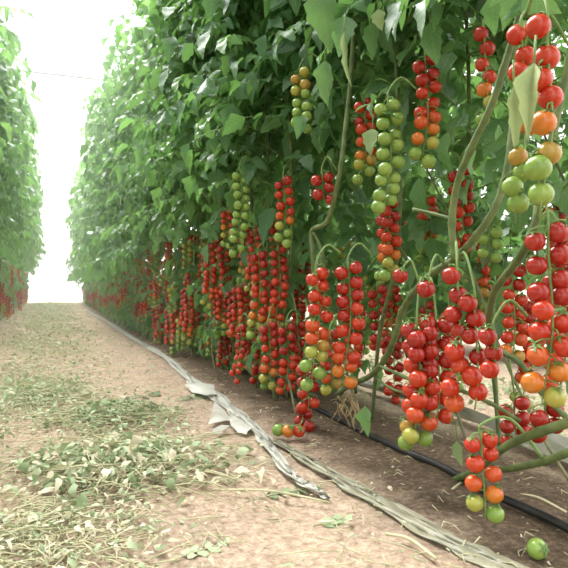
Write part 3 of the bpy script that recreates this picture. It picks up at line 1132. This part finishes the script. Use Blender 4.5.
def lying_sprig(name, label, base, ang, L, seed, mat=LITTER, tint=0.3, pairs=3, lw=0.9):
    r = random.Random(seed)
    mb = MB()
    add_leaf(mb, (0, 0, 0), ang, 0.25, L, r, lw, 0.45, tint, 0, pairs)
    V = np.concatenate(mb.v)
    V[:, 2] = np.abs(V[:, 2]) * 0.2 - 0.006
    mb.v = [V]
    o = link(name, mb.mesh(name, [mat, TWIG]), None, base)
    return tag(o, label, 'leaf')


lying_sprig('cut_leaf', 'fresh green cut leaf lying on soil left of the film strip', G(247, 497), 0.15, 0.17, 1, LITTER, 0.12, 4, 0.42)
lying_sprig('cut_leaf', 'small wilted leaf on bare soil at bottom centre', G(312, 522), 0.1, 0.08, 2, LITTER, 0.3, 4, 0.36)
lying_sprig('cut_leaf', 'bright green sprig on soil left of the distant film strip', G(168, 400), 0.4, 0.22, 3, LITTER, 0.1, 3, 0.7)
lying_sprig('cut_leaf', 'grey-green wilted leaf lying on soil at the bottom edge left of centre', G(170, 556), 0.3, 0.10, 4, LITTER, 0.4, 3, 0.45)
lying_sprig('cut_leaf', 'dark green leaf draping the near heap of cuttings', G(98, 402), 0.5, 0.26, 6, LITTER, 0.0, 3, 0.8)
lying_sprig('dry_leaf', 'curled orange-brown dry leaf on the soil below the wide red truss', G(396, 464), 0.1, 0.09, 7, DRYLEAF, 0.5, 1, 0.75)
lying_sprig('cut_leaf', 'small fresh leaf on the brown bed close to the pipe', G(370, 462), 0.2, 0.08, 8, LITTER, 0.15, 2, 0.5)
for k, (a, b, rad, lb) in enumerate([((212, 492), (330, 505), 0.0028, 'thin green cut stem lying in front of the leaf heap'),
                                     ((452, 492), (482, 484), 0.0035, 'short dry twig lying beside the black pipe'),
                                     ((386, 537), (436, 562), 0.0035, 'pale dry stick lying next to the olive film strip'),
                                     ((180, 472), (236, 482), 0.003, 'cut stem poking from the right of the leaf heap'),
                                     ((520, 497), (566, 515), 0.0035, 'curved dry vine piece at the right picture edge')]):
    p, q = G(*a), G(*b)
    o_ = MB()
    m_ = p.lerp(q, 0.5) + Vector((0.01, 0.02, 0.012))
    o_.tube(smooth_path([Vector((0, 0, 0.008)), m_ - p, q - p + Vector((0, 0, 0.008))], 5), rad, 6)
    tag(link('twig', o_.mesh('twig', [TWIG]), None, p), lb, 'twig')


# ---------------------------------------------------------------- cut leaves strewn over the paths
def litter_mesh(name, spots, seed, size=(0.03, 0.07)):
    """spots: (x, y, z, tint range)"""
    r = random.Random(seed)
    mb = MB()
    for (x, y_, z, t0, t1, kind) in spots:
        tint = r.uniform(t0, t1)
        if kind == 0:
            L = (size[0] + (size[1] - size[0]) * r.random() ** 1.7) * (1 + 0.06 * max(0, y_ - 3))
            V, F, A = leaflet_arrays(L, L * r.uniform(0.25, 0.7), r, r.uniform(-1.2, 1.3), r.uniform(0.3, 2.8), tint, r.uniform(0, 0.4))
            rx, ry = r.gauss(0, 0.6), r.gauss(0, 0.4)
            R = np.array(Euler((rx, ry, r.uniform(0, 6.28))).to_matrix())
            V = V @ R.T
            V[:, 2] -= V[:, 2].min()
            V[:, 2] *= 0.7
            mb.add(V + np.array((x, y_, z)), F, 0, A)
        else:
            a = r.uniform(0, 6.28)
            L = r.uniform(1.2, 3.2) * size[1] * (0.6 if size[1] < 0.03 else 1)
            d = Vector((math.cos(a), math.sin(a), 0)) * L
            b = Vector((x, y_, z + 0.004))
            mb.tube([b, b + d * 0.5 + Vector((r.uniform(-.01, .01), r.uniform(-.01, .01), r.uniform(0, .012))), b + d], [0.0012, 0.0015, 0.0009], 3, 1)
    return mb.mesh(name, [LITTER, TWIG])


r = random.Random(77)
sp_ = []


def path_density(x, y_):
    c = -0.06 + 0.04 * math.sin(y_ * 1.1)
    d = math.exp(-((x - c) / 0.36) ** 2)
    if y_ < 2.0 and x > 0.05:
        d *= 0.35
    return d * (0.7 + 0.3 * math.sin(y_ * 2.7 + x * 6))


cnt = 0
while cnt < 21000:
    y_ = 0.75 + 16.5 * r.random() ** 1.35
    x = r.uniform(-0.65, 0.62)
    if r.random() > path_density(x, y_) * 1.0 + 0.03:
        continue
    dry = r.random() < (0.55 if y_ < 1.8 else 0.25)
    sp_.append((x, y_, r.uniform(0.0, 0.012), 0.62 if dry else 0.12, 1.0 if dry else 0.66, 1 if r.random() < 0.3 else 0))
    cnt += 1
o = link('leaf_litter', litter_mesh('leaf_litter', sp_, 1, (0.012, 0.042)))
o['kind'] = 'stuff'
o['label'] = 'wilted cut leaves strewn over the aisle floor'
o['category'] = 'leaf litter'


def pile(name, label, centre, rx, ry, n, h, seed, t0, t1, size):
    r = random.Random(seed)
    sp = []
    while len(sp) < n:
        a, b = r.gauss(0, 0.42), r.gauss(0, 0.42)
        q = a * a + b * b
        if q > 1.3:
            continue
        z = h * max(0, 1 - q) * r.uniform(0.15, 1)
        sp.append((a * rx, b * ry, z, t0, t1, 1 if r.random() < 0.2 else 0))
    o = link(name, litter_mesh(name, sp, seed, size), None, centre)
    o['kind'] = 'stuff'
    o['label'], o['category'] = label, 'leaf pile'
    return o


pile('leaf_pile', 'nearest heap of wilting cut leaves on the aisle floor', G(128, 466), 0.34, 0.34, 1700, 0.05, 11, 0.05, 0.9, (0.014, 0.066))
pile('leaf_pile', 'darker heap of cut leaves further up the aisle', G(112, 418), 0.26, 0.30, 1000, 0.05, 12, 0.0, 0.6, (0.014, 0.05))
pile('leaf_pile', 'greenish heap of cut leaves at the left of the aisle', G(40, 395), 0.3, 0.6, 1500, 0.035, 13, 0.25, 0.75, (0.015, 0.045))
pile('leaf_pile', 'straw-coloured scatter of dry leaves at bottom left', G(40, 540), 0.32, 0.24, 900, 0.02, 14, 0.4, 1.0, (0.012, 0.038))

# the next aisle, seen between the vines
r = random.Random(78)
sp_ = []
for _ in range(900):
    sp_.append((r.gauss(1.95, 0.22), r.uniform(1.2, 6.0), r.uniform(0, 0.015), 0.25, 0.7, 1 if r.random() < 0.2 else 0))
o = link('leaf_litter', litter_mesh('leaf_litter', sp_, 5, (0.04, 0.08)))
o['kind'] = 'stuff'
o['label'] = 'pale cut leaves on the next aisle behind the right row'
o['category'] = 'leaf litter'
# crumbs of dry leaf on the planting bed
sp_ = []
for _ in range(700):
    sp_.append((r.uniform(0.6, 1.25), 0.8 + 4.5 * r.random() ** 1.4, r.uniform(0.002, 0.01), 0.6, 1.0, 1 if r.random() < 0.45 else 0))
o = link('leaf_litter', litter_mesh('leaf_litter', sp_, 6, (0.008, 0.022)))
o['kind'] = 'stuff'
o['label'] = 'crumbs of dry leaf and straw on the brown planting bed'
o['category'] = 'leaf litter'

for o in C.objects:
    if o.name.startswith(('leaf_litter', 'leaf_pile')):
        o.location.z -= 0.005
